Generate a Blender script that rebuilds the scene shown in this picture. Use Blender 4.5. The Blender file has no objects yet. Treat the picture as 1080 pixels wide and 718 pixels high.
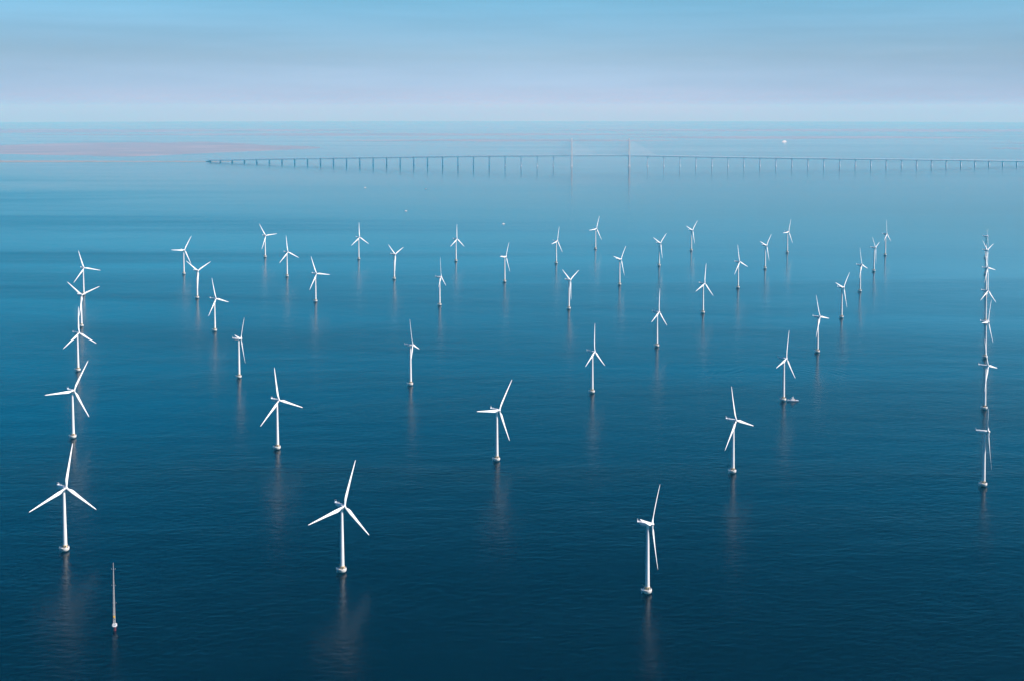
import bpy, bmesh, math, random
from mathutils import Matrix, Vector

random.seed(7)
R_EARTH = 7.4e6          # effective earth radius (refraction included), so the horizon dips as it does from the air
H_CAM = 468.6

def drop(x, y):
    return -(x * x + y * y) / (2 * R_EARTH)

scene = bpy.context.scene
COL = scene.collection

# ------------------------------------------------------------------ camera
cam_d = bpy.data.cameras.new('camera')
cam = bpy.data.objects.new('camera', cam_d)
COL.objects.link(cam)
cam.location = (0, 0, H_CAM)
cam.rotation_euler = (math.pi / 2 - 0.05864, 0, 0)
cam_d.sensor_width = 36
cam_d.lens = 36 * 1224.6 / 1080
cam_d.shift_y = -(359 - 185.96) / 1080
cam_d.clip_start = 1
cam_d.clip_end = 400000
scene.camera = cam

# ------------------------------------------------------------------ render + colour
scene.view_settings.view_transform = 'Standard'
scene.view_settings.look = 'None'
scene.view_settings.gamma = 1
scene.view_settings.use_curve_mapping = False
scene.view_settings.exposure = 0.6
cy = scene.cycles
cy.use_denoising = True
try:
    cy.denoiser = 'OPENIMAGEDENOISE'
    cy.denoising_input_passes = 'RGB_ALBEDO_NORMAL'
except Exception:
    pass
cy.max_bounces = 5
cy.diffuse_bounces = 2
cy.glossy_bounces = 2
cy.volume_bounces = 0
cy.caustics_reflective = False
cy.caustics_refractive = False
cy.sample_clamp_indirect = 4

# ------------------------------------------------------------------ sun and sky
SUN_EL = math.radians(40)
SUN_AZ = math.atan2(0.966, -0.256)       # from +Y towards +X: to the right and a little behind the camera
sd = Vector((math.sin(SUN_AZ) * math.cos(SUN_EL), math.cos(SUN_AZ) * math.cos(SUN_EL), math.sin(SUN_EL)))
sun_d = bpy.data.lights.new('sun', 'SUN')
sun_d.energy = 5.0
sun_d.angle = math.radians(0.5)
sun_d.color = (1.0, 0.965, 0.94)
sun = bpy.data.objects.new('sun', sun_d)
COL.objects.link(sun)
sun.location = (200, -50, 900)
sun.rotation_euler = sd.to_track_quat('Z', 'Y').to_euler()

world = bpy.data.worlds.new('World')
scene.world = world
world.use_nodes = True
wt = world.node_tree
wt.nodes.clear()
wo = wt.nodes.new('ShaderNodeOutputWorld')
bg = wt.nodes.new('ShaderNodeBackground')
bg.inputs['Strength'].default_value = 0.118
sky = wt.nodes.new('ShaderNodeTexSky')
sky.sky_type = 'NISHITA'
sky.sun_disc = False
sky.sun_elevation = SUN_EL
sky.sun_rotation = SUN_AZ
sky.altitude = 100
sky.air_density = 1.0
sky.dust_density = 0.6
sky.ozone_density = 3.0
tc = wt.nodes.new('ShaderNodeTexCoord')
sep = wt.nodes.new('ShaderNodeSeparateXYZ')
wt.links.new(tc.outputs['Generated'], sep.inputs[0])
# elevation tint: pale by the horizon; higher stops shaped to colour the sea's reflections
mr = wt.nodes.new('ShaderNodeMapRange')
mr.inputs['From Min'].default_value = 0.0
mr.inputs['From Max'].default_value = 0.90
wt.links.new(sep.outputs['Z'], mr.inputs['Value'])
ramp = wt.nodes.new('ShaderNodeValToRGB')
cr = ramp.color_ramp
SKY_STOPS = [(z / 0.9, c) for z, c in [
    (0.0, (0.72, 0.78, 1.36)), (0.02, (0.53, 0.68, 1.14)), (0.044, (0.45, 0.57, 0.82)), (0.0924, (0.34, 0.57, 0.71)), (0.114, (0.24, 0.80, 0.98)),
    (0.15, (0.28, 1.22, 1.56)), (0.216, (0.0, 0.81, 1.06)), (0.288, (0.0, 0.54, 0.82)), (0.396, (0.0, 0.04, 0.09)), (0.62, (0.0, 0.06, 0.14)), (0.9, (0.10, 0.40, 1.0))]]
while len(cr.elements) < len(SKY_STOPS):
    cr.elements.new(0.5)
for e, (p, c) in zip(cr.elements, SKY_STOPS):
    e.position = p
    e.color = (*c, 1)
wt.links.new(mr.outputs[0], ramp.inputs[0])
mul = wt.nodes.new('ShaderNodeMix')
mul.data_type = 'RGBA'
mul.blend_type = 'MULTIPLY'
mul.inputs[0].default_value = 1.0
wt.links.new(sky.outputs[0], mul.inputs[6])
wt.links.new(ramp.outputs[0], mul.inputs[7])
# thin layered veil of high haze, long flat streaks
mp = wt.nodes.new('ShaderNodeMapping')
mp.inputs['Scale'].default_value = (2.6, 2.6, 44)
wt.links.new(tc.outputs['Generated'], mp.inputs[0])
nz = wt.nodes.new('ShaderNodeTexNoise')
nz.inputs['Scale'].default_value = 2.2
nz.inputs['Detail'].default_value = 8
nz.inputs['Roughness'].default_value = 0.55
wt.links.new(mp.outputs[0], nz.inputs['Vector'])
vr = wt.nodes.new('ShaderNodeMapRange')
vr.inputs['From Min'].default_value = 0.35
vr.inputs['From Max'].default_value = 0.75
vr.inputs['To Min'].default_value = 0.96
vr.inputs['To Max'].default_value = 1.06
wt.links.new(nz.outputs['Fac'], vr.inputs['Value'])
mul2 = wt.nodes.new('ShaderNodeVectorMath')
mul2.operation = 'SCALE'
xr = wt.nodes.new('ShaderNodeMapRange')          # the low air is a little darker towards the left
xr.inputs['From Min'].default_value = -0.40
xr.inputs['From Max'].default_value = 0.0
xr.inputs['To Min'].default_value = 0.76
xr.inputs['To Max'].default_value = 1.0
wt.links.new(sep.outputs['X'], xr.inputs['Value'])
xq = wt.nodes.new('ShaderNodeMapRange')          # and towards the right
xq.inputs['From Min'].default_value = 0.08
xq.inputs['From Max'].default_value = 0.40
xq.inputs['To Min'].default_value = 1.0
xq.inputs['To Max'].default_value = 0.82
wt.links.new(sep.outputs['X'], xq.inputs['Value'])
xb = wt.nodes.new('ShaderNodeMath')
xb.operation = 'MULTIPLY'
wt.links.new(xr.outputs[0], xb.inputs[0])
wt.links.new(xq.outputs[0], xb.inputs[1])
lw = wt.nodes.new('ShaderNodeMapRange')
lw.interpolation_type = 'SMOOTHSTEP'
lw.inputs['From Min'].default_value = 0.09
lw.inputs['From Max'].default_value = 0.045
wt.links.new(sep.outputs['Z'], lw.inputs['Value'])
xm = wt.nodes.new('ShaderNodeMix')
wt.links.new(lw.outputs[0], xm.inputs[0])
xm.inputs[2].default_value = 1.0
wt.links.new(xb.outputs[0], xm.inputs[3])
sc2 = wt.nodes.new('ShaderNodeMath')
sc2.operation = 'MULTIPLY'
wt.links.new(vr.outputs[0], sc2.inputs[0])
wt.links.new(xm.outputs[0], sc2.inputs[1])
wt.links.new(mul.outputs[2], mul2.inputs[0])
wt.links.new(sc2.outputs[0], mul2.inputs['Scale'])
# towards the sun (right) higher sky reddened, bluer away, to tint the sea's reflections
hz = wt.nodes.new('ShaderNodeMapRange')
hz.interpolation_type = 'SMOOTHSTEP'
hz.inputs['From Min'].default_value = 0.085
hz.inputs['From Max'].default_value = 0.14
wt.links.new(sep.outputs['Z'], hz.inputs['Value'])
hx = wt.nodes.new('ShaderNodeMath')
hx.operation = 'MULTIPLY'
wt.links.new(hz.outputs[0], hx.inputs[0])
wt.links.new(sep.outputs['X'], hx.inputs[1])
hv = wt.nodes.new('ShaderNodeVectorMath')
hv.operation = 'MULTIPLY_ADD'
wt.links.new(hx.outputs[0], hv.inputs[0])
hv.inputs[1].default_value = (2.4, 0.25, 0.10)
hv.inputs[2].default_value = (1, 1, 1)
hm2 = wt.nodes.new('ShaderNodeVectorMath')
hm2.operation = 'MULTIPLY'
wt.links.new(mul2.outputs[0], hm2.inputs[0])
hc = wt.nodes.new('ShaderNodeVectorMath')
hc.operation = 'MAXIMUM'
hc.inputs[1].default_value = (0.08, 0.3, 0.3)
wt.links.new(hv.outputs[0], hc.inputs[0])
wt.links.new(hc.outputs[0], hm2.inputs[1])
wt.links.new(hm2.outputs[0], bg.inputs['Color'])
wt.links.new(bg.outputs[0], wo.inputs['Surface'])

# ------------------------------------------------------------------ helpers
def material(name, base, rough=0.5, spec=0.4, noise=0.0, nscale=1.0, metallic=0.0):
    m = bpy.data.materials.new(name)
    m.use_nodes = True
    nt = m.node_tree
    b = nt.nodes['Principled BSDF']
    b.inputs['Roughness'].default_value = rough
    b.inputs['Specular IOR Level'].default_value = spec
    b.inputs['Metallic'].default_value = metallic
    if noise:
        tcn = nt.nodes.new('ShaderNodeTexCoord')
        n = nt.nodes.new('ShaderNodeTexNoise')
        n.inputs['Scale'].default_value = nscale
        n.inputs['Detail'].default_value = 5
        nt.links.new(tcn.outputs['Object'], n.inputs['Vector'])
        r = nt.nodes.new('ShaderNodeValToRGB')
        r.color_ramp.elements[0].position = 0.3
        r.color_ramp.elements[1].position = 0.7
        r.color_ramp.elements[0].color = (*[c * (1 - noise) for c in base], 1)
        r.color_ramp.elements[1].color = (*[min(1, c * (1 + noise)) for c in base], 1)
        nt.links.new(n.outputs['Fac'], r.inputs[0])
        nt.links.new(r.outputs[0], b.inputs['Base Color'])
    else:
        b.inputs['Base Color'].default_value = (*base, 1)
    return m

M = {
    'white': material('turbine_paint', (0.76, 0.74, 0.715), 0.42, 0.4, 0.05, 0.12),
    'blade': material('blade_gelcoat', (0.80, 0.80, 0.79), 0.38, 0.4, 0.03, 0.3),
    'concrete': material('weathered_concrete', (0.60, 0.57, 0.52), 0.8, 0.3, 0.10, 0.8),
    'tidal_shade': material('shaded_tidal_concrete', (0.07, 0.07, 0.06), 0.6, 0.4, 0.3, 1.2),  # tidal stain plus the shade under the bowl, put into one dark colour
    'ochre': material('ochre_paint', (0.66, 0.47, 0.24), 0.5, 0.4, 0.06, 1.0),
    'rail': material('galvanised_steel', (0.55, 0.55, 0.55), 0.45, 0.5),
    'dark': material('dark_steel', (0.08, 0.085, 0.09), 0.5, 0.4),
    'cooler': material('pale_grey_panel', (0.74, 0.74, 0.75), 0.5, 0.4),
    'glass': material('dark_window_glass', (0.02, 0.03, 0.04), 0.08, 0.6),
    'red': material('red_antifouling', (0.12, 0.022, 0.028), 0.6, 0.3, 0.2, 0.6),
    'yellow': material('signal_yellow', (0.80, 0.46, 0.03), 0.5, 0.4),
    'mast': material('mast_galvanised', (0.62, 0.58, 0.54), 0.55, 0.4),
    'hull': material('grey_hull_paint', (0.50, 0.53, 0.57), 0.4, 0.5, 0.05, 0.5),
    'boatwhite': material('boat_white', (0.80, 0.80, 0.79), 0.35, 0.5),
    'salmon': material('faded_red_deck', (0.48, 0.25, 0.20), 0.6, 0.3),
    'bridge_deck': material('bridge_steel', (0.56, 0.62, 0.68), 0.6, 0.3, 0.05, 0.02),
    'bridge_conc': material('bridge_concrete', (0.78, 0.80, 0.82), 0.8, 0.3, 0.05, 0.05),
    'pylon': material('pylon_concrete', (0.72, 0.70, 0.67), 0.8, 0.3, 0.05, 0.05),
    'cable': material('cable_sheath', (0.55, 0.57, 0.60), 0.5, 0.4),
}

def obj(name, bm, mat, parent=None, smooth=False, angle=None):
    me = bpy.data.meshes.new(name)
    bmesh.ops.recalc_face_normals(bm, faces=bm.faces)
    bm.to_mesh(me)
    bm.free()
    if smooth:
        for p in me.polygons:
            p.use_smooth = True
    if angle:
        try:
            me.set_sharp_from_angle(angle=math.radians(angle))
        except Exception:
            pass
    me.materials.append(mat)
    o = bpy.data.objects.new(name, me)
    COL.objects.link(o)
    if parent:
        o.parent = parent
    return o

def thing(name, loc, label, cat, group=None, rz=0.0):
    o = bpy.data.objects.new(name, None)
    o.empty_display_size = 2
    COL.objects.link(o)
    o.location = loc
    o.rotation_euler = (0, 0, rz)
    o['label'] = label
    o['category'] = cat
    if group:
        o['group'] = group
    return o

def lathe(bm, prof, segs=20, cap=True, m=Matrix()):
    rings = []
    for r, z in prof:
        rings.append([bm.verts.new(m @ Vector((r * math.cos(2 * math.pi * i / segs), r * math.sin(2 * math.pi * i / segs), z))) for i in range(segs)])
    for a, b in zip(rings, rings[1:]):
        for i in range(segs):
            j = (i + 1) % segs
            bm.faces.new((a[i], a[j], b[j], b[i]))
    if cap:
        bm.faces.new(rings[0][::-1])
        bm.faces.new(rings[-1])

def box(bm, c, s, m=Matrix(), taper=1.0):
    v = []
    for dz in (-1, 1):
        k = taper if dz > 0 else 1.0
        for dx, dy in ((-1, -1), (1, -1), (1, 1), (-1, 1)):
            v.append(bm.verts.new(m @ Vector((c[0] + dx * s[0] / 2 * k, c[1] + dy * s[1] / 2 * k, c[2] + dz * s[2] / 2))))
    for f in ((3, 2, 1, 0), (4, 5, 6, 7), (0, 1, 5, 4), (1, 2, 6, 5), (2, 3, 7, 6), (3, 0, 4, 7)):
        bm.faces.new([v[i] for i in f])

def tube(bm, a, b, r, r2=None, segs=6):
    a, b = Vector(a), Vector(b)
    d = b - a
    q = d.to_track_quat('Z', 'Y').to_matrix().to_4x4()
    lathe(bm, [(r, 0), (r2 if r2 is not None else r, d.length)], segs, True, Matrix.Translation(a) @ q)

def loft(bm, loops):
    rings = [[bm.verts.new(Vector(p)) for p in lp] for lp in loops]
    n = len(rings[0])
    for a, b in zip(rings, rings[1:]):
        for i in range(n):
            j = (i + 1) % n
            bm.faces.new((a[i], a[j], b[j], b[i]))
    bm.faces.new(rings[0][::-1])
    bm.faces.new(rings[-1])

# ------------------------------------------------------------------ the sea: one curved sheet out past the horizon
def sea_material():
    m = bpy.data.materials.new('sea_water')
    m.use_nodes = True
    nt = m.node_tree
    b = nt.nodes['Principled BSDF']
    L = nt.links.new
    def node(t, **kw):
        n = nt.nodes.new(t)
        for k, v in kw.items():
            setattr(n, k, v)
        return n
    def val(n, **kw):
        for k, v in kw.items():
            n.inputs[k.replace('_', ' ')].default_value = v
        return n
    b.inputs['Base Color'].default_value = (0.0, 0.002, 0.005, 1)
    b.inputs['IOR'].default_value = 1.33
    geo = node('ShaderNodeNewGeometry')
    # wind lanes and slicks: kilometre-long streaks where the ripples are smoother or rougher
    mp1 = node('ShaderNodeMapping')
    mp1.inputs['Rotation'].default_value = (0, 0, math.radians(-14))
    mp1.inputs['Scale'].default_value = (0.00028, 0.0019, 0.0)
    L(geo.outputs['Position'], mp1.inputs[0])
    n1 = val(node('ShaderNodeTexNoise'), Scale=1.0, Detail=6.0, Roughness=0.62, Distortion=0.7)
    L(mp1.outputs[0], n1.inputs['Vector'])
    lane = node('ShaderNodeMapRange')
    lane.inputs['From Min'].default_value = 0.34
    lane.inputs['From Max'].default_value = 0.68
    L(n1.outputs['Fac'], lane.inputs['Value'])
    # roughness
    rg = node('ShaderNodeMapRange')
    rg.inputs['To Min'].default_value = 0.17
    rg.inputs['To Max'].default_value = 0.30
    L(lane.outputs[0], rg.inputs['Value'])
    # smoother water towards the bridge and right, added to brighten far reflections
    spos = node('ShaderNodeSeparateXYZ')
    L(geo.outputs['Position'], spos.inputs[0])
    far_smooth = node('ShaderNodeMapRange')
    far_smooth.interpolation_type = 'SMOOTHSTEP'
    for k, v in (('From Min', 1300.0), ('From Max', 6500.0), ('To Min', 1.0), ('To Max', 0.38)):
        far_smooth.inputs[k].default_value = v
    cxy = node('ShaderNodeMath', operation='MULTIPLY_ADD')
    L(spos.outputs['X'], cxy.inputs[0])
    cxy.inputs[1].default_value = 0.9
    L(spos.outputs['Y'], cxy.inputs[2])
    L(cxy.outputs[0], far_smooth.inputs['Value'])
    rgm = node('ShaderNodeMath', operation='MULTIPLY')
    L(rg.outputs[0], rgm.inputs[0]); L(far_smooth.outputs[0], rgm.inputs[1])
    L(rgm.outputs[0], b.inputs['Roughness'])
    # ripples
    mp2 = node('ShaderNodeMapping')
    mp2.inputs['Rotation'].default_value = (0, 0, math.radians(8))
    mp2.inputs['Scale'].default_value = (0.075, 0.15, 0.0)
    L(geo.outputs['Position'], mp2.inputs[0])
    n2 = val(node('ShaderNodeTexNoise'), Scale=1.0, Detail=3.0, Roughness=0.55, Distortion=0.3)
    L(mp2.outputs[0], n2.inputs['Vector'])
    mp3 = node('ShaderNodeMapping')
    mp3.inputs['Rotation'].default_value = (0, 0, math.radians(-22))
    mp3.inputs['Scale'].default_value = (0.012, 0.022, 0.0)
    L(geo.outputs['Position'], mp3.inputs[0])
    n3 = val(node('ShaderNodeTexNoise'), Scale=1.0, Detail=2.0, Roughness=0.5)
    L(mp3.outputs[0], n3.inputs['Vector'])
    mixw = node('ShaderNodeMath', operation='MULTIPLY_ADD')
    L(n3.outputs['Fac'], mixw.inputs[0])
    mixw.inputs[1].default_value = 1.2
    L(n2.outputs['Fac'], mixw.inputs[2])
    amp = node('ShaderNodeMapRange')
    amp.inputs['To Min'].default_value = 0.45
    amp.inputs['To Max'].default_value = 1.25
    L(lane.outputs[0], amp.inputs['Value'])
    hgt = node('ShaderNodeMath', operation='MULTIPLY')
    L(mixw.outputs[0], hgt.inputs[0])
    ampc = node('ShaderNodeMath', operation='MULTIPLY')
    L(amp.outputs[0], ampc.inputs[0]); L(far_smooth.outputs[0], ampc.inputs[1])
    L(ampc.outputs[0], hgt.inputs[1])
    # ring-shaped wash around the moored service boat
    cen = node('ShaderNodeVectorMath', operation='SUBTRACT')
    L(geo.outputs['Position'], cen.inputs[0])
    cen.inputs[1].default_value = (475, 1985, 0)
    ln = node('ShaderNodeVectorMath', operation='LENGTH')
    L(cen.outputs[0], ln.inputs[0])
    ph = node('ShaderNodeMath', operation='MULTIPLY')
    L(ln.outputs['Value'], ph.inputs[0])
    ph.inputs[1].default_value = 2 * math.pi / 15.0
    sn = node('ShaderNodeMath', operation='SINE')
    L(ph.outputs[0], sn.inputs[0])
    f1 = node('ShaderNodeMapRange', interpolation_type='SMOOTHSTEP')
    for k, v in (('From Min', 185.0), ('From Max', 110.0)):
        f1.inputs[k].default_value = v
    L(ln.outputs['Value'], f1.inputs['Value'])
    f2 = node('ShaderNodeMapRange', interpolation_type='SMOOTHSTEP')
    for k, v in (('From Min', 20.0), ('From Max', 80.0)):
        f2.inputs[k].default_value = v
    L(ln.outputs['Value'], f2.inputs['Value'])
    w1 = node('ShaderNodeMath', operation='MULTIPLY')
    L(f1.outputs[0], w1.inputs[0]); L(f2.outputs[0], w1.inputs[1])
    ptc = val(node('ShaderNodeTexNoise'), Scale=0.013, Detail=2.0)
    L(geo.outputs['Position'], ptc.inputs['Vector'])
    pm = node('ShaderNodeMapRange')
    pm.inputs['From Min'].default_value = 0.45
    pm.inputs['From Max'].default_value = 0.62
    L(ptc.outputs['Fac'], pm.inputs['Value'])
    wob = node('ShaderNodeMath', operation='MULTIPLY_ADD')
    L(ptc.outputs['Fac'], wob.inputs[0])
    wob.inputs[1].default_value = 42.0
    L(ln.outputs['Value'], wob.inputs[2])
    L(wob.outputs[0], ph.inputs[0])
    w0 = node('ShaderNodeMath', operation='MULTIPLY')
    L(w1.outputs[0], w0.inputs[0]); L(pm.outputs[0], w0.inputs[1])
    w1 = w0
    w2 = node('ShaderNodeMath', operation='MULTIPLY')
    L(w1.outputs[0], w2.inputs[0]); L(sn.outputs[0], w2.inputs[1])
    w3 = node('ShaderNodeMath', operation='MULTIPLY_ADD')
    L(w2.outputs[0], w3.inputs[0])
    w3.inputs[1].default_value = 0.14
    L(hgt.outputs[0], w3.inputs[2])
    bump = node('ShaderNodeBump')
    bump.inputs['Strength'].default_value = 1.0
    bump.inputs['Distance'].default_value = 0.6
    L(w3.outputs[0], bump.inputs['Height'])
    L(bump.outputs[0], b.inputs['Normal'])
    return m

bm = bmesh.new()
radii = [0.0] + [60 * 1.085 ** i for i in range(92)]
radii = [r for r in radii if r < 104000] + [104000]
SEG = 192
prev = None
for r in radii:
    if r == 0:
        ring = [bm.verts.new((0, 0, 0))]
    else:
        ring = [bm.verts.new((r * math.sin(2 * math.pi * i / SEG), r * math.cos(2 * math.pi * i / SEG), -r * r / (2 * R_EARTH))) for i in range(SEG)]
    if prev:
        for i in range(SEG):
            j = (i + 1) % SEG
            if len(prev) == 1:
                bm.faces.new((prev[0], ring[j], ring[i]))
            else:
                bm.faces.new((prev[i], prev[j], ring[j], ring[i]))
    prev = ring
sea = obj('sea', bm, sea_material(), smooth=True)
sea['kind'] = 'structure'
if sea.data.polygons[0].normal.z < 0:
    sea.data.flip_normals()

# ------------------------------------------------------------------ the haze
hm = bpy.data.materials.new('sea_haze')
hm.use_nodes = True
hn = hm.node_tree
hn.nodes.remove(hn.nodes['Principled BSDF'])
pv = hn.nodes.new('ShaderNodeVolumePrincipled')
pv.inputs['Color'].default_value = (0.05, 0.61, 1.0, 1)
pv.inputs['Absorption Color'].default_value = (0.99, 0.80, 1, 1)
pv.inputs['Density'].default_value = 4.3e-5
pv.inputs['Anisotropy'].default_value = 0.0
hn.links.new(pv.outputs[0], hn.nodes['Material Output'].inputs['Volume'])
bm = bmesh.new()
zlo, zhi = drop(104000, 0) - 1.0, 700.0
box(bm, (0, 0, (zlo + zhi) / 2), (216000, 216000, zhi - zlo))
haze = obj('haze', bm, hm)
haze['kind'] = 'stuff'

# ------------------------------------------------------------------ low islands on the left
def island(name, pts, hmax, mat, seed):
    rnd = random.Random(seed)
    x0, x1, y0, y1 = pts
    bm = bmesh.new()
    nx, ny = 90, 26
    grid = []
    ph = [rnd.uniform(0, 6.28) for _ in range(8)]
    for i in range(nx + 1):
        u = i / nx
        row = []
        env = math.sin(math.pi * min(1, max(0, u))) ** 0.8
        wig = 0.16 * math.sin(5 * u + ph[0]) + 0.10 * math.sin(13 * u + ph[1]) + 0.05 * math.sin(31 * u + ph[2])
        wig2 = 0.16 * math.sin(6 * u + ph[3]) + 0.10 * math.sin(15 * u + ph[4]) + 0.05 * math.sin(37 * u + ph[5])
        cyy = (y0 + y1) / 2
        hw = (y1 - y0) / 2
        for j in range(ny + 1):
            v = j / ny * 2 - 1
            y = cyy + hw * v * env * (1 + (wig if v < 0 else wig2))
            x = x0 + (x1 - x0) * u
            e = (1 - v * v) * (1 - (2 * u - 1) ** 6)
            z = drop(x, y) - 1.0 + (hmax + 1.0) * min(1.0, e * 3.0) * (0.75 + 0.25 * math.sin(17 * u + 4 * v + ph[6]))
            row.append(bm.verts.new((x, y, z)))
        grid.append(row)
    for i in range(nx):
        for j in range(ny):
            bm.faces.new((grid[i][j], grid[i + 1][j], grid[i + 1][j + 1], grid[i][j + 1]))
    o = obj(name, bm, mat, smooth=True)
    o['kind'] = 'structure'
    return o

def land_mat(name, c1, c2, c3, sc):
    m = bpy.data.materials.new(name)
    m.use_nodes = True
    nt = m.node_tree
    b = nt.nodes['Principled BSDF']
    b.inputs['Roughness'].default_value = 0.95
    g = nt.nodes.new('ShaderNodeNewGeometry')
    mp = nt.nodes.new('ShaderNodeMapping')
    mp.inputs['Scale'].default_value = (sc, sc * 2.6, 0)
    n = nt.nodes.new('ShaderNodeTexNoise')
    n.inputs['Scale'].default_value = 1
    n.inputs['Detail'].default_value = 6
    r = nt.nodes.new('ShaderNodeValToRGB')
    e = r.color_ramp.elements
    e[0].position, e[1].position = 0.35, 0.68
    e[0].color, e[1].color = (*c1, 1), (*c3, 1)
    k = e.new(0.5)
    k.color = (*c2, 1)
    nt.links.new(g.outputs['Position'], mp.inputs[0])
    nt.links.new(mp.outputs[0], n.inputs['Vector'])
    nt.links.new(n.outputs['Fac'], r.inputs[0])
    nt.links.new(r.outputs[0], b.inputs['Base Color'])
    return m

island('sand_spit', (-7600, -2330, 10190, 10470), 3.5, land_mat('spit_ground', (0.20, 0.17, 0.145), (0.26, 0.225, 0.19), (0.16, 0.16, 0.12), 0.006), 3)
LOW = land_mat('island_ground', (0.17, 0.18, 0.205), (0.215, 0.195, 0.21), (0.28, 0.235, 0.24), 0.0009)
FAR = land_mat('coast_ground', (0.17, 0.18, 0.20), (0.22, 0.20, 0.21), (0.27, 0.23, 0.23), 0.0006)
island('low_island', (-7300, -2250, 11500, 16700), 2.5, LOW, 5)
island('low_island', (-13500, -5600, 12000, 16000), 2.5, LOW, 14)
island('low_island', (5600, 10400, 13600, 14300), 2.5, LOW, 17)
island('low_island', (6600, 12500, 15600, 16700), 2.5, LOW, 21)
island('far_coast', (-19000, -3000, 24500, 29500), 12, FAR, 23)
island('far_coast', (-9500, 3500, 21000, 23200), 6, FAR, 26)
island('far_coast', (-2600, 2600, 16800, 18200), 3, FAR, 41)
island('far_coast', (1800, 8200, 18600, 20600), 4, FAR, 43)
island('far_coast', (500, 17000, 25500, 29000), 10, FAR, 31)

# ------------------------------------------------------------------ the wind turbine
TILT = math.radians(5)
HUB_Z, OVH = 68.5, 4.2

def foundation_bm():
    bm = bmesh.new()
    lathe(bm, [(2.45, 0.40), (2.5, 0.42), (3.5, 0.75), (4.1, 1.7), (4.3, 2.9), (4.3, 3.9), (4.1, 4.1), (2.6, 4.25)], 32)
    return bm

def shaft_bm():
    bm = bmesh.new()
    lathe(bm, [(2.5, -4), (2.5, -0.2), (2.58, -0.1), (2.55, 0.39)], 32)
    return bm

def railing_bm():
    bm = bmesh.new()
    n = 18
    for h in (0.55, 1.1):
        pts = [Vector((4.0 * math.cos(2 * math.pi * i / n), 4.0 * math.sin(2 * math.pi * i / n), 4.1 + h)) for i in range(n)]
        for i in range(n):
            tube(bm, pts[i], pts[(i + 1) % n], 0.045, segs=4)
    for i in range(n):
        a = 2 * math.pi * i / n
        tube(bm, (4.0 * math.cos(a), 4.0 * math.sin(a), 4.0), (4.0 * math.cos(a), 4.0 * math.sin(a), 5.2), 0.045, segs=4)
    return bm

def landing_bm():
    bm = bmesh.new()
    # cantilevered platform and twin fender pipes with a ladder
    lp = []
    for z in (2.7, 3.85):
        k = 0.0 if z > 3 else 0.9
        lp.append([(-3.4, -2.3, z), (-6.2 + k, -0.9, z), (-6.4 + k, 0.5, z), (-3.4, 2.2, z)])
    loft(bm, lp)
    for y in (-0.75, 0.75):
        tube(bm, (-5.5, y * 0.8, -3), (-5.5, y * 0.8, 4.9), 0.17, segs=8)
        tube(bm, (-5.5, y * 0.8, 1.4), (-3.6, y, 1.6), 0.12)
    for k in range(12):
        tube(bm, (-5.35, -0.4, -1 + k * 0.4), (-5.35, 0.4, -1 + k * 0.4), 0.04, segs=4)
    tube(bm, (-6.0, -0.7, 3.8), (-6.0, -0.7, 5.0), 0.05, segs=4)
    tube(bm, (-6.1, 0.3, 3.8), (-6.1, 0.3, 5.0), 0.05, segs=4)
    tube(bm, (-6.0, -0.7, 5.0), (-6.1, 0.3, 5.0), 0.05, segs=4)
    tube(bm, (-6.0, -0.7, 5.0), (-3.7, -1.6, 5.1), 0.05, segs=4)
    tube(bm, (-6.1, 0.3, 5.0), (-3.7, 1.6, 5.1), 0.05, segs=4)
    return bm

def cabinet_bm(a, s):
    bm = bmesh.new()
    box(bm, (3.1 * math.cos(a), 3.1 * math.sin(a), 4.2 + s[2] / 2), s)
    return bm

def crane_bm():
    bm = bmesh.new()
    tube(bm, (-2.6, 2.2, 4.1), (-2.6, 2.2, 7.0), 0.16, 0.13, 8)
    tube(bm, (-2.6, 2.2, 6.9), (-5.1, 2.0, 7.6), 0.12, 0.08, 8)
    tube(bm, (-2.6, 2.2, 5.6), (-3.9, 2.1, 7.2), 0.07, segs=6)
    return bm

def tower_base_bm():
    bm = bmesh.new()
    lathe(bm, [(2.62, 4.1), (2.62, 4.5), (2.3, 4.52), (2.3, 6.6), (2.5, 6.62), (2.5, 6.85), (2.1, 6.9)], 28)
    return bm

def tower_bm():
    bm = bmesh.new()
    prof = []
    z0, z1 = 6.85, 66.6
    for k in range(13):
        t = k / 12
        z = z0 + (z1 - z0) * t
        prof.append((2.2 + (1.28 - 2.2) * t, z))
        if k in (4, 8):
            r = 2.2 + (1.28 - 2.2) * t
            prof += [(r + 0.04, z + 0.02), (r + 0.04, z + 0.22), (r, z + 0.24)]
    lathe(bm, prof, 28)
    return bm

def door_bm():
    bm = bmesh.new()
    box(bm, (0.9, -2.2, 5.6), (0.9, 0.3, 1.9), Matrix.Rotation(math.radians(10), 4, 'Z'))
    return bm

def rr(w, h, y, cz=0.0, r=0.5, n=4):
    """rounded rectangle loop in the XZ plane at y"""
    pts = []
    for q, (sx, sz) in enumerate(((1, 1), (-1, 1), (-1, -1), (1, -1))):
        for k in range(n + 1):
            a = math.pi / 2 * q + math.pi / 2 * k / n
            pts.append((sx * (w / 2 - r) + r * math.cos(a), y, cz + sz * (h / 2 - r) + r * math.sin(a)))
    return pts

# nacelle space: -y upwind, +y downwind, origin over the tower axis at hub height
def nacelle_bm():
    bm = bmesh.new()
    loft(bm, [rr(2.6, 2.6, -2.7, 0, 1.0), rr(3.3, 3.3, -2.0, 0.0, 1.0), rr(3.5, 3.6, 1.0, 0.05, 0.8),
              rr(3.4, 3.5, 4.5, 0.1, 0.7), rr(3.0, 2.7, 7.0, 0.42, 0.6), rr(2.4, 1.5, 8.2, 0.9, 0.5)])
    return bm

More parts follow.
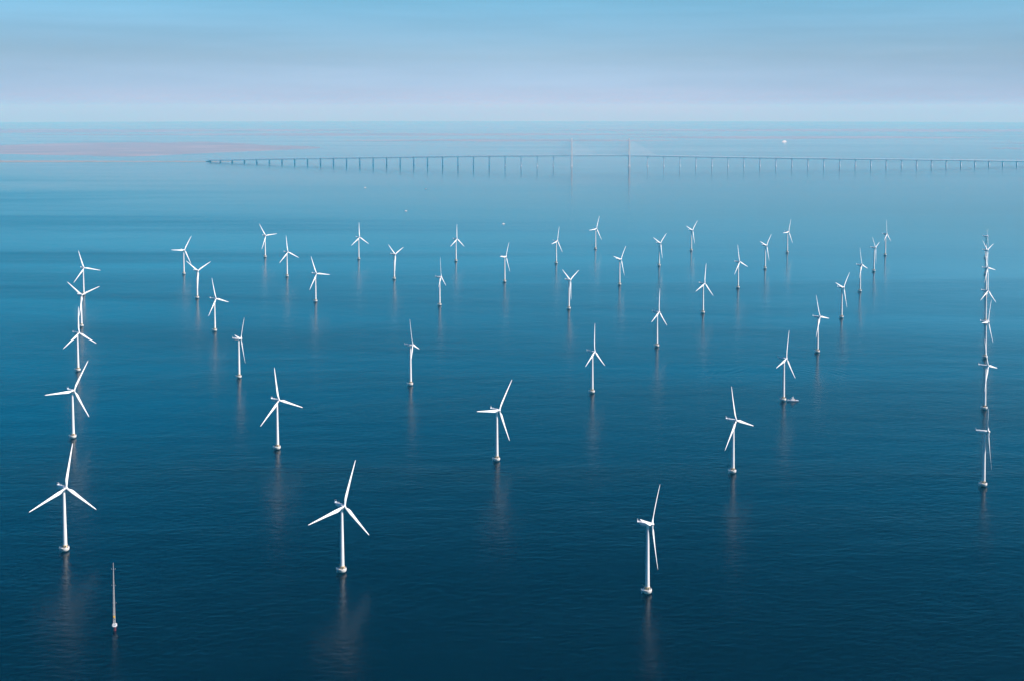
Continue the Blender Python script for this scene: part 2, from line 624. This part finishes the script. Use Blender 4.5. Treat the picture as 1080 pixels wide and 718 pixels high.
def hoist_bm():
    bm = bmesh.new()
    # railed helicopter hoist deck and cooler at the tail
    box(bm, (0, 7.5, 1.85), (3.0, 4.6, 0.16))
    for x in (-1.5, 1.5):
        for z in (2.3, 2.7):
            tube(bm, (x, 5.2, z), (x, 9.8, z), 0.06, segs=4)
        for k in range(5):
            y = 5.2 + 4.6 * k / 4
            tube(bm, (x, y, 1.85), (x, y, 2.7), 0.05, segs=4)
    box(bm, (0, 9.85, 2.45), (2.6, 0.18, 1.3))
    tube(bm, (-0.9, 9.85, 3.5), (-0.9, 9.85, 5.2), 0.10, 0.07, 6)
    tube(bm, (0.9, 9.85, 3.5), (0.9, 9.85, 4.8), 0.10, 0.07, 6)
    tube(bm, (-0.9, 9.85, 4.6), (0.9, 9.85, 4.6), 0.06, segs=4)
    return bm

def hub_bm():
    bm = bmesh.new()
    prof = [(0.02, 2.05), (0.55, 1.95), (1.05, 1.6), (1.45, 0.9), (1.6, 0.1), (1.6, -0.9), (1.35, -1.3)]
    lathe(bm, prof, 24, True, Matrix.Rotation(math.radians(90), 4, 'X'))   # nose towards -y
    for k in range(3):
        a = 2 * math.pi * k / 3
        lathe(bm, [(1.08, 0.9), (1.08, 1.75)], 18, True, Matrix.Rotation(a, 4, 'Y'))
    return bm

def blade_bm():
    st = [(1.5, 1.9, 1.9, 0), (2.6, 1.9, 1.9, 0), (4.5, 2.3, 1.5, 13), (7.0, 3.1, 1.05, 12), (9.5, 3.45, 0.82, 10), (13, 3.2, 0.66, 8),
          (18, 2.75, 0.50, 6), (24, 2.25, 0.38, 4), (30, 1.85, 0.30, 2.5), (36, 1.45, 0.22, 1), (41, 1.10, 0.16, 0), (44.5, 0.80, 0.11, 0), (46.0, 0.45, 0.07, 0), (46.5, 0.14, 0.03, 0)]
    loops = []
    for z, c, t, tw in st:
        lp = []
        N = 16
        mixr = min(1, max(0, (z - 2.6) / 4.4))
        for k in range(N):
            a = 2 * math.pi * k / N
            ca, sa = math.cos(a), math.sin(a)
            # blend a circle into an airfoil-like section with its thick edge forward
            xe = c / 2 * ca
            ye = t / 2 * sa
            xf = c * (0.5 * ca - 0.20)
            yf = t / 2 * sa * (0.55 + 0.45 * ca) * 1.15 + 0.02 * c * (1 - ca * ca)
            x = xe * (1 - mixr) + xf * mixr
            y = ye * (1 - mixr) + yf * mixr
            w = math.radians(tw) * mixr
            x, y = x * math.cos(w) - y * math.sin(w), x * math.sin(w) + y * math.cos(w)
            pre = -0.9 * (z / 46.5) ** 2          # slight forward pre-bend
            lp.append((x, y + pre, z))
        loops.append(lp)
    bm = bmesh.new()
    loft(bm, loops)
    return bm

def turbine_proto():
    t = thing('wind_turbine', (0, 0, 0), '', 'wind turbine', 'wind turbines of the offshore wind farm')
    f = obj('foundation', foundation_bm(), M['concrete'], t, True, 40)
    obj('shaft', shaft_bm(), M['tidal_shade'], t, True, 40)
    obj('railing', railing_bm(), M['rail'], f)
    obj('boat_landing', landing_bm(), M['boatwhite'], f)
    for a, s in ((math.radians(-75), (1.0, 0.7, 1.3)), (math.radians(205), (0.8, 0.8, 1.2)), (math.radians(-15), (0.7, 0.9, 1.0))):
        obj('deck_cabinet', cabinet_bm(a, s), M['dark'], f)
    obj('davit_crane', crane_bm(), M['ochre'], f)
    tw = obj('tower', tower_bm(), M['white'], t, True, 40)
    obj('door', door_bm(), M['dark'], tw)
    obj('transition_piece', tower_base_bm(), M['ochre'], t, True, 40)
    n = obj('nacelle', nacelle_bm(), M['white'], t, True, 40)
    obj('hoist_deck', hoist_bm(), M['cooler'], n)
    obj('hub', hub_bm(), M['white'], t, True, 40)
    b = obj('blade', blade_bm(), M['blade'], t, True, 50)
    for _ in range(2):
        c = b.copy()
        COL.objects.link(c)
    # (copies get the same parent as the first blade)
    return t

def copy_tree(o, parent=None):
    c = o.copy()
    COL.objects.link(c)
    c.parent = parent
    for ch in list(o.children):
        copy_tree(ch, c)
    return c

def pose(t, x, y, yaw, phase):
    t.location = (x, y, drop(x, y))
    rz = Matrix.Rotation(yaw, 4, 'Z')
    nac = Matrix.Translation((0, 0, HUB_Z)) @ rz @ Matrix.Rotation(-TILT, 4, 'X')
    hubm = nac @ Matrix.Translation((0, -OVH, 0))
    k = 0
    for ch in t.children:
        nm = ch.name.split('.')[0]
        if nm == 'nacelle':
            ch.matrix_local = nac
        elif nm == 'hub':
            ch.matrix_local = hubm @ Matrix.Rotation(phase, 4, 'Y')
        elif nm == 'blade':
            ch.matrix_local = hubm @ Matrix.Rotation(phase + k * 2 * math.pi / 3, 4, 'Y')
            k += 1

# x, y, yaw and rotor phase in degrees, label
TURBINES = [
    (-1076.0, 2894.6, 53, 104, "farthest turbine of the left-edge line, one blade level right, above a wide V"),
    (-925.5, 2473.3, 55, 74, "fourth nearest turbine of the left-edge line, its two raised blades spread in a wide V"),
    (-775.8, 2052.2, 67, 4, "third nearest turbine of the left-edge line, upright blade overlapping the tower behind it"),
    (-625.1, 1629.7, 55, 34, "second nearest turbine of the left-edge line, one blade nearly level to the left"),
    (-474.2, 1206.9, 55, 14, "big white turbine nearest the met mast, upright blade and two lowered blades"),
    (-927.8, 3262.0, 55, 36, "farthest turbine of the second line from left, one blade level to the left"),
    (-777.1, 2844.5, 59, 68, "fifth nearest turbine of the second line from left, two blades raised in a wide V"),
    (-625.8, 2422.2, 71, 108, "fourth nearest turbine of the second line from left, blades up, right and lower left"),
    (-475.5, 1999.1, 90, 49, "third nearest turbine of the second line from left, narrow edge-on rotor"),
    (-323.2, 1575.3, 55, 114, "second nearest turbine of the second line from left, upright blade and one drooping right"),
    (-171.9, 1150.4, 47, 22, "big white turbine in the lower left foreground, nearest of the second line from left"),
    (-777.0, 3634.0, 55, 88, "farthest turbine of the third line from left, one blade level right and one up left"),
    (-626.7, 3213.5, 59, 116, "small far turbine just right of the level-bladed farthest one, upright blade in a tilted Y"),
    (-476.0, 2792.0, 57, 100, "turbine nearest in the far-left trio beyond open water, one blade level right"),
    (-475.8, 3584.1, 55, 2, "small far turbine left of centre, symmetrical upright Y rotor, straight below the leftmost motorboat"),
    (-323.3, 3165.5, 65, 72, "small far turbine left of centre with two blades raised in a narrow V"),
    (-172.1, 2739.2, 81, 6, "turbine left of centre with edge-on rotor, long upright blade and short nacelle bar"),
    (-172.1, 1945.3, 83, 110, "slim edge-on turbine standing alone left of centre, ahead of the far rows"),
    (-171.8, 3538.5, 61, 6, "small far turbine near centre, symmetrical upright Y rotor, left of the nearest motorboat"),
    (-19.9, 3112.1, 69, 38, "small far turbine directly below the nearest motorboat, one blade up right"),
    (133.5, 3485.2, 63, 24, "small far turbine right of centre, faint level blade left and one blade up"),
    (277.8, 3844.6, 53, 28, "farthest turbine right of centre, below the bridge pylons, one blade up right"),
    (132.8, 2690.7, 59, 68, "turbine right of centre, two raised blades in a V, one hanging along its tower"),
    (285.5, 3060.6, 59, 46, "turbine beyond the V-rotor one at centre, long blade up right and short blade left"),
    (437.8, 3432.7, 53, 56, "far turbine with two raised blades, directly behind a turbine with upright blade"),
    (285.5, 2263.9, 61, 14, "turbine right of centre with upright blade, standing in front of a far V-rotor turbine"),
    (589.9, 3798.6, 53, 52, "farthest V-rotor turbine right of the bridge pylons, third blade hanging down"),
    (437.1, 2635.8, 51, 14, "turbine right of centre with upright blade, second blade down left and third down right"),
    (589.7, 3007.8, 53, 112, "turbine in the far middle right with upright blade leaning left and one drooping right"),
    (739.9, 3372.8, 53, 50, "far turbine with two raised blades, just left of the last turbine below the white ship"),
    (893.5, 3748.1, 53, 30, "farthest turbine directly below the white ship, blade up right and short blade left"),
    (737.9, 2577.2, 51, 50, "turbine with two blades raised and one hanging, behind the turbine with level right blade"),
    (587.7, 2210.6, 55, 102, "turbine on the right with blade up left, one level right and one across its tower"),
    (435.8, 1840.1, 55, 22, "turbine with the grey service boat moored against its base"),
    (284.5, 1471.2, 51, 110, "white turbine in the right foreground, upright blade leaning left and one drooping right"),
    (132.3, 1892.5, 63, 10, "white turbine right of centre with upright blade and two short lowered blades, behind the foreground"),
    (-20.2, 1522.4, 51, 40, "white turbine at front centre, one blade level left and one up right"),
    (131.1, 1099.2, 69, 54, "nearest turbine right of centre, edge-on rotor with one long blade hanging down"),
    (1190.0, 3681.1, 57, 6, "farthest turbine of the diagonal line on the right, upright blade, next to the right-edge line"),
    (1040.8, 3318.1, 59, 76, "second farthest turbine of the diagonal line on the right, short raised V blades"),
    (890.4, 2949.3, 57, 108, "third farthest turbine of the diagonal line on the right, one blade drooping right"),
    (1484.2, 3617.2, 65, 64, "farthest turbine at the top of the stacked right-edge line, only one blade showing up"),
    (1339.0, 3260.7, 47, 72, "second farthest turbine in the stacked right-edge line, two blades raised in a V"),
    (1190.3, 2895.5, 47, 102, "third farthest turbine in the stacked right-edge line, one blade drooping right"),
    (1041.2, 2530.5, 45, 10, "middle turbine of the stacked right-edge line, two lowered blades like a roof"),
    (890.3, 2161.0, 53, 36, "third nearest turbine of the stacked right-edge line, long blade up and one hanging right"),
    (737.4, 1787.7, 53, 104, "second nearest turbine of the stacked right-edge line, one blade level to the right"),
    (586.3, 1419.0, 67, 66, "nearest turbine of the right-edge line, edge-on rotor with one blade hanging down")
]
proto = turbine_proto()
for i, (x, y, yaw, phase, label) in enumerate(TURBINES):
    t = proto if i == 0 else copy_tree(proto)
    t['label'] = label
    pose(t, x, y, math.radians(yaw), math.radians(phase))

# ------------------------------------------------------------------ the met mast
mx, my = -357.4, 1018.8
mm = thing('met_mast', (mx, my, drop(mx, my) + 1.4), 'tall slender lattice measuring mast on a dark red pile in the foreground', 'mast')
bm = bmesh.new(); lathe(bm, [(1.25, -4), (1.25, 1.6), (1.45, 1.65), (1.45, 2.0)], 20); obj('pile', bm, M['red'], mm, True, 40)
bm = bmesh.new()
lathe(bm, [(1.3, 2.0), (1.9, 2.9), (2.2, 3.0), (2.2, 3.3), (1.5, 3.35)], 20)
box(bm, (1.4, -0.5, 4.3), (1.3, 1.3, 1.9)); box(bm, (-0.9, -0.3, 4.2), (1.3, 1.5, 1.6))
plat = obj('platform', bm, M['boatwhite'], mm)
bm = bmesh.new()
for k in range(12):
    a, b2 = 2 * math.pi * k / 12, 2 * math.pi * (k + 1) / 12
    p, q = Vector((2.1 * math.cos(a), 2.1 * math.sin(a), 3.3)), Vector((2.1 * math.cos(b2), 2.1 * math.sin(b2), 3.3))
    tube(bm, p, p + Vector((0, 0, 1.1)), 0.05, segs=4)
    tube(bm, p + Vector((0, 0, 1.1)), q + Vector((0, 0, 1.1)), 0.05, segs=4)
obj('railing', bm, M['rail'], plat)
bm = bmesh.new(); box(bm, (0, -1.0, 11.6), (1.3, 0.8, 1.7)); obj('instrument_box', bm, M['yellow'], mm)
bm = bmesh.new()
HM = 61.0
def mw(z):
    return 0.12 + (1.15 - 0.12) * (1 - (z - 3.3) / (HM - 3.3))
nlev = 40
zs = [3.3 + (HM - 3.3) * (1 - (1 - k / nlev) ** 1.0) for k in range(nlev + 1)]
dirs = [Vector((math.cos(math.radians(90 + 120 * k)), math.sin(math.radians(90 + 120 * k)), 0)) for k in range(3)]
for k in range(nlev):
    za, zb = zs[k], zs[k + 1]
    for q in range(3):
        a0 = dirs[q] * mw(za) + Vector((0, 0, za)); a1 = dirs[q] * mw(zb) + Vector((0, 0, zb))
        b0 = dirs[(q + 1) % 3] * mw(za) + Vector((0, 0, za)); b1 = dirs[(q + 1) % 3] * mw(zb) + Vector((0, 0, zb))
        leg = 0.11 - 0.06 * k / nlev
        tube(bm, a0, a1, leg, segs=5)
        tube(bm, a0, b1, 0.042, segs=4); tube(bm, b0, a1, 0.042, segs=4); tube(bm, a0, b0, 0.042, segs=4)
obj('lattice_mast', bm, M['mast'], mm)
for z in (24, 40, 55):
    bm = bmesh.new()
    tube(bm, (-1.8, 0, z), (1.8, 0, z), 0.05, segs=4)
    for x in (-1.8, 1.8):
        tube(bm, (x, 0, z), (x, 0, z + 0.5), 0.05, segs=4)
        lathe(bm, [(0.02, -0.1), (0.16, 0.0), (0.16, 0.12), (0.02, 0.2)], 8, True, Matrix.Translation((x, 0, z + 0.5)))
    obj('sensor_boom', bm, M['rail'], mm)

# ------------------------------------------------------------------ boats
def hull_bm(L, W, hb, hs, draft=0.6):
    """bow at -x; hb = bow freeboard, hs = stern freeboard"""
    bm = bmesh.new()
    st = [(-0.5, 0.03), (-0.44, 0.32), (-0.34, 0.62), (-0.2, 0.88), (0.0, 1.0), (0.25, 1.0), (0.5, 0.9)]
    loops = []
    for u, w in st:
        sh = hs + (hb - hs) * max(0, (0.25 - u) / 0.75) ** 1.5
        hw = W / 2 * w
        rake = 0.06 * L * max(0, (-u - 0.2) / 0.3)
        x = u * L
        loops.append([(x - rake, -hw, sh), (x - rake * 0.6, -hw * 0.93, sh * 0.4), (x, -hw * 0.75, -draft * 0.2), (x + rake * 0.3, 0, -draft),
                      (x, hw * 0.75, -draft * 0.2), (x - rake * 0.6, hw * 0.93, sh * 0.4), (x - rake, hw, sh)])
    loft(bm, loops)
    return bm

def cabin_bm(x, L, W, z, h, t=0.85):
    bm = bmesh.new()
    box(bm, (x, 0, z + h / 2), (L, W, h), taper=t)
    box(bm, (x, 0, z + h + 0.08), (L * t + 0.3, W * t + 0.3, 0.14))
    return bm

def window_band(x, L, W, z, h):
    bm = bmesh.new()
    n = max(3, int(L / 1.4))
    for s in (-1, 1):
        for k in range(n):
            xc = x - L / 2 + L * (k + 0.5) / n
            box(bm, (xc, s * W / 2, z + h / 2), (L / n * 0.72, 0.06, h))
    for k in range(3):
        yc = -W / 2 + W * (k + 0.5) / 3
        box(bm, (x - L / 2, yc, z + h / 2), (0.06, W / 3 * 0.75, h))
    return bm

sx, sy = 450.6, 1838.5
sb = thing('service_boat', (sx, sy, drop(sx, sy)), 'grey crew boat with white wheelhouse, bow against a turbine base', 'boat', rz=math.radians(6))
hl = obj('hull', hull_bm(18.5, 5.2, 2.6, 1.35), M['hull'], sb, True, 35)
bm = bmesh.new()
for s in (-1, 1):
    prevp = None
    for k in range(9):
        u = -0.46 + 0.36 * k / 8
        p = Vector((u * 18.5, s * 2.6 * (0.3 + 0.7 * k / 8), 2.9 - 0.9 * k / 8))
        tube(bm, p - Vector((0, 0, 0.9)), p, 0.05, segs=4)
        if prevp:
            tube(bm, prevp, p, 0.05, segs=4)
        prevp = p
obj('railing', bm, M['boatwhite'], hl)
bm = bmesh.new(); box(bm, (5.2, 0, 1.43), (6.6, 4.3, 0.10)); obj('aft_deck', bm, M['hull'], sb)
wh = obj('wheelhouse', cabin_bm(-0.6, 6.4, 4.0, 1.5, 2.3), M['boatwhite'], sb)
obj('window', window_band(-0.6, 6.1, 3.78, 2.55, 0.75), M['glass'], wh)
wt2 = obj('upper_bridge', cabin_bm(-0.2, 3.0, 2.8, 3.95, 1.7), M['boatwhite'], sb)
obj('window', window_band(-0.2, 2.9, 2.68, 4.6, 0.6), M['glass'], wt2)
bm = bmesh.new(); tube(bm, (0.4, 0, 5.7), (0.4, 0, 8.8), 0.12, 0.07, 6); tube(bm, (0.4, -1.1, 7.4), (0.4, 1.1, 7.4), 0.07, segs=4); box(bm, (0.4, 0, 6.7), (0.3, 1.6, 0.25)); obj('mast', bm, M['boatwhite'], sb)
bm = bmesh.new(); box(bm, (3.4, 0.9, 2.2), (1.4, 1.2, 1.5)); box(bm, (3.6, -1.1, 2.0), (1.2, 1.0, 1.1)); obj('deck_locker', bm, M['salmon'], sb)

boats = [(-869.7, 6855.1, 0.35, 15, "tiny white motorboat farthest left on the far water, below the long bridge"),
         (-503.9, 6764.7, 0.1, 11, "faintest tiny motorboat on the far water, right of another distant one"),
         (-485.5, 5289.5, 0.45, 13, "tiny white motorboat just beyond the far turbine row, left of centre"),
         (-34.6, 4690.3, 0.6, 13, "tiny white motorboat nearest the far turbines, at centre, trailing a dark wake")]
for bx, by, rz, L, lab in boats:
    b = thing('motorboat', (bx, by, drop(bx, by)), lab, 'boat', 'small motorboats on the far water', rz)
    obj('hull', hull_bm(L, L * 0.3, L * 0.16, L * 0.1), M['boatwhite'], b, True, 35)
    c = obj('cabin', cabin_bm(0.3, L * 0.45, L * 0.24, L * 0.1, L * 0.16), M['boatwhite'], b)
    obj('window', window_band(0.3, L * 0.43, L * 0.22, L * 0.16, L * 0.06), M['glass'], c)

gx, gy = 3931.3, 16774.2
sp = thing('passenger_ship', (gx, gy, drop(gx, gy)), 'white ship far out beyond the long bridge on the right', 'ship', rz=math.radians(42))
obj('hull', hull_bm(104, 18, 9, 7.5, 3), M['boatwhite'], sp, True, 35)
bm = bmesh.new(); box(bm, (5, 0, 10.5), (66, 15.5, 6.5)); box(bm, (2, 0, 15.6), (48, 14, 3.6)); box(bm, (-14, 0, 18.9), (16, 15, 2.9)); ss = obj('superstructure', bm, M['boatwhite'], sp)
bm = bmesh.new()
for s in (-1, 1):
    for z in (9.4, 12.2):
        for k in range(24):
            box(bm, (5 - 31 + 62 * k / 23, s * 7.76, z), (1.4, 0.1, 1.0))
box(bm, (-22.05, 0, 19.1), (0.12, 13, 1.2))
obj('window', bm, M['glass'], ss)
bm = bmesh.new(); box(bm, (16, 0, 20.5), (9, 6, 6.5), taper=0.8); obj('funnel', bm, M['boatwhite'], sp)
bm = bmesh.new(); tube(bm, (-13, 0, 20), (-13, 0, 30), 0.5, 0.3, 8); obj('mast', bm, M['boatwhite'], sp)

# ------------------------------------------------------------------ the long bridge
# control points of the deck line: x, y, deck height above the water
BR = [(-2700, 10310, 19), (-2504, 10211, 24), (-1901, 10025, 42), (-1121, 9796, 62), (-313, 9578, 82), (514, 9450, 93), (974, 9451, 92.5),
      (1450, 9462, 84), (2017, 9487, 73.5), (2850, 9525, 61), (3621, 9629, 48.5), (4194, 9752, 36), (4900, 9900, 27), (5600, 10060, 20)]
def cat(p0, p1, p2, p3, t):
    return tuple(0.5 * (2 * b + (c - a) * t + (2 * a - 5 * b + 4 * c - d) * t * t + (3 * b - a - 3 * c + d) * t ** 3) for a, b, c, d in zip(p0, p1, p2, p3))
path = []
for i in range(len(BR) - 1):
    p0 = BR[max(0, i - 1)]; p3 = BR[min(len(BR) - 1, i + 2)]
    for k in range(24):
        path.append(Vector(cat(p0, BR[i], BR[i + 1], p3, k / 24)))
path.append(Vector(BR[-1]))
clen = [0.0]
for a, b in zip(path, path[1:]):
    clen.append(clen[-1] + math.hypot(b.x - a.x, b.y - a.y))
def at_len(s):
    for k in range(len(clen) - 1):
        if clen[k + 1] >= s:
            t = (s - clen[k]) / (clen[k + 1] - clen[k])
            return path[k].lerp(path[k + 1], t)
    return path[-1]
def len_at_x(x):
    for k in range(len(path) - 1):
        if path[k + 1].x >= x:
            return clen[k]
    return clen[-1]
ox, oy = 744.0, 9450.0
oz = drop(ox, oy)
br = thing('cable_stayed_bridge', (ox, oy, oz), 'long low bridge with two pairs of tall pylons across the far water', 'bridge')
def W(v, dz=0.0):
    return Vector((v.x - ox, v.y - oy, drop(v.x, v.y) - oz + v.z + dz))
def sweep(bm, w, z0, z1, step=2):
    loops = []
    for k in range(0, len(path), step):
        a = path[max(0, k - 1)]; b = path[min(len(path) - 1, k + 1)]
        d = Vector((b.x - a.x, b.y - a.y, 0)).normalized()
        n = Vector((-d.y, d.x, 0))
        c = W(path[k])
        loops.append([c + n * w / 2 + Vector((0, 0, z1)), c - n * w / 2 + Vector((0, 0, z1)), c - n * w / 2 + Vector((0, 0, z0)), c + n * w / 2 + Vector((0, 0, z0))])
    loft(bm, loops)
bm = bmesh.new(); sweep(bm, 30, -1.9, 0.0); deck = obj('road_deck', bm, M['bridge_deck'], br)
bm = bmesh.new(); sweep(bm, 16, -11.8, -10.2)
tot = clen[-1]
ns = int(tot / 40)
for side in (-1, 1):
    for k in range(ns):
        a, b = at_len(tot * k / ns), at_len(tot * (k + 1) / ns)
        d = Vector((b.x - a.x, b.y - a.y, 0)).normalized(); n = Vector((-d.y, d.x, 0)) * side * 7.4
        mid = (a + b) / 2
        tube(bm, W(a, -10.9) + n, W(mid, -2.0) + n, 0.7, segs=4); tube(bm, W(mid, -2.0) + n, W(b, -10.9) + n, 0.7, segs=4)
obj('truss_girder', bm, M['bridge_deck'], br)
sL, sR = len_at_x(514), len_at_x(974)
pier_s = []
s = sL - 150
while s > 20:
    pier_s.append(s); s -= 133 if s > sL - 1100 else 122
s = sR + 150
while s < tot - 20:
    pier_s.append(s); s += 132
pm = None
for s in pier_s:
    p = at_len(s)
    a, b = at_len(s - 5), at_len(s + 5)
    ang = math.atan2(b.y - a.y, b.x - a.x)
    base = W(Vector((p.x, p.y, 0)))
    bm = bmesh.new()
    h = p.z - 11.9
    if h < 6:
        h = max(4, p.z - 11.9)
    m = Matrix.Rotation(ang, 4, 'Z')
    lathe(bm, [(7.5, -6), (7.5, 2.8), (6.5, 3.6)], 12, True, m)
    box(bm, (0, 0, h / 2 + 1), (3.9, 15, h - 2), m, 0.86)
    box(bm, (0, 0, h - 0.9), (5.2, 17, 1.8), m)
    o = obj('pier', bm, M['bridge_conc'], br)
    o.location = base
PH = 226.0
for px, sgn in ((514, -1), (974, 1)):
    p = at_len(len_at_x(px))
    base = W(Vector((p.x, p.y, 0)))
    for side in (-1, 1):
        bm = bmesh.new()
        loops = []
        for z, wx, wy in ((-6, 17, 18), (4, 17, 18), (6, 12.5, 15), (p.z, 11, 12.5), (PH - 25, 8.5, 8.5), (PH, 7.5, 7.5)):
            loops.append([(wx / 2, wy / 2, z), (-wx / 2, wy / 2, z), (-wx / 2, -wy / 2, z), (wx / 2, -wy / 2, z)])
        loft(bm, loops)
        o = obj('pylon', bm, M['pylon'], br)
        o.location = base + Vector((0, side * 21, 0))
        bm = bmesh.new()
        for k in range(1, 11):
            for dr in (-1, 1):
                q = at_len(len_at_x(px) + dr * (24 + 20 * k))
                top = base + Vector((0, side * 20, p.z + (PH - 14 - p.z) * (0.12 + 0.88 * k / 10)))
                tube(bm, top, W(q) + Vector((0, side * 14.5, 0)), 0.3, segs=4)
        obj('cable_fan', bm, M['cable'], br)
    bm = bmesh.new(); box(bm, (0, 0, p.z - 14), (8, 40, 5)); o = obj('cross_beam', bm, M['pylon'], br); o.location = base
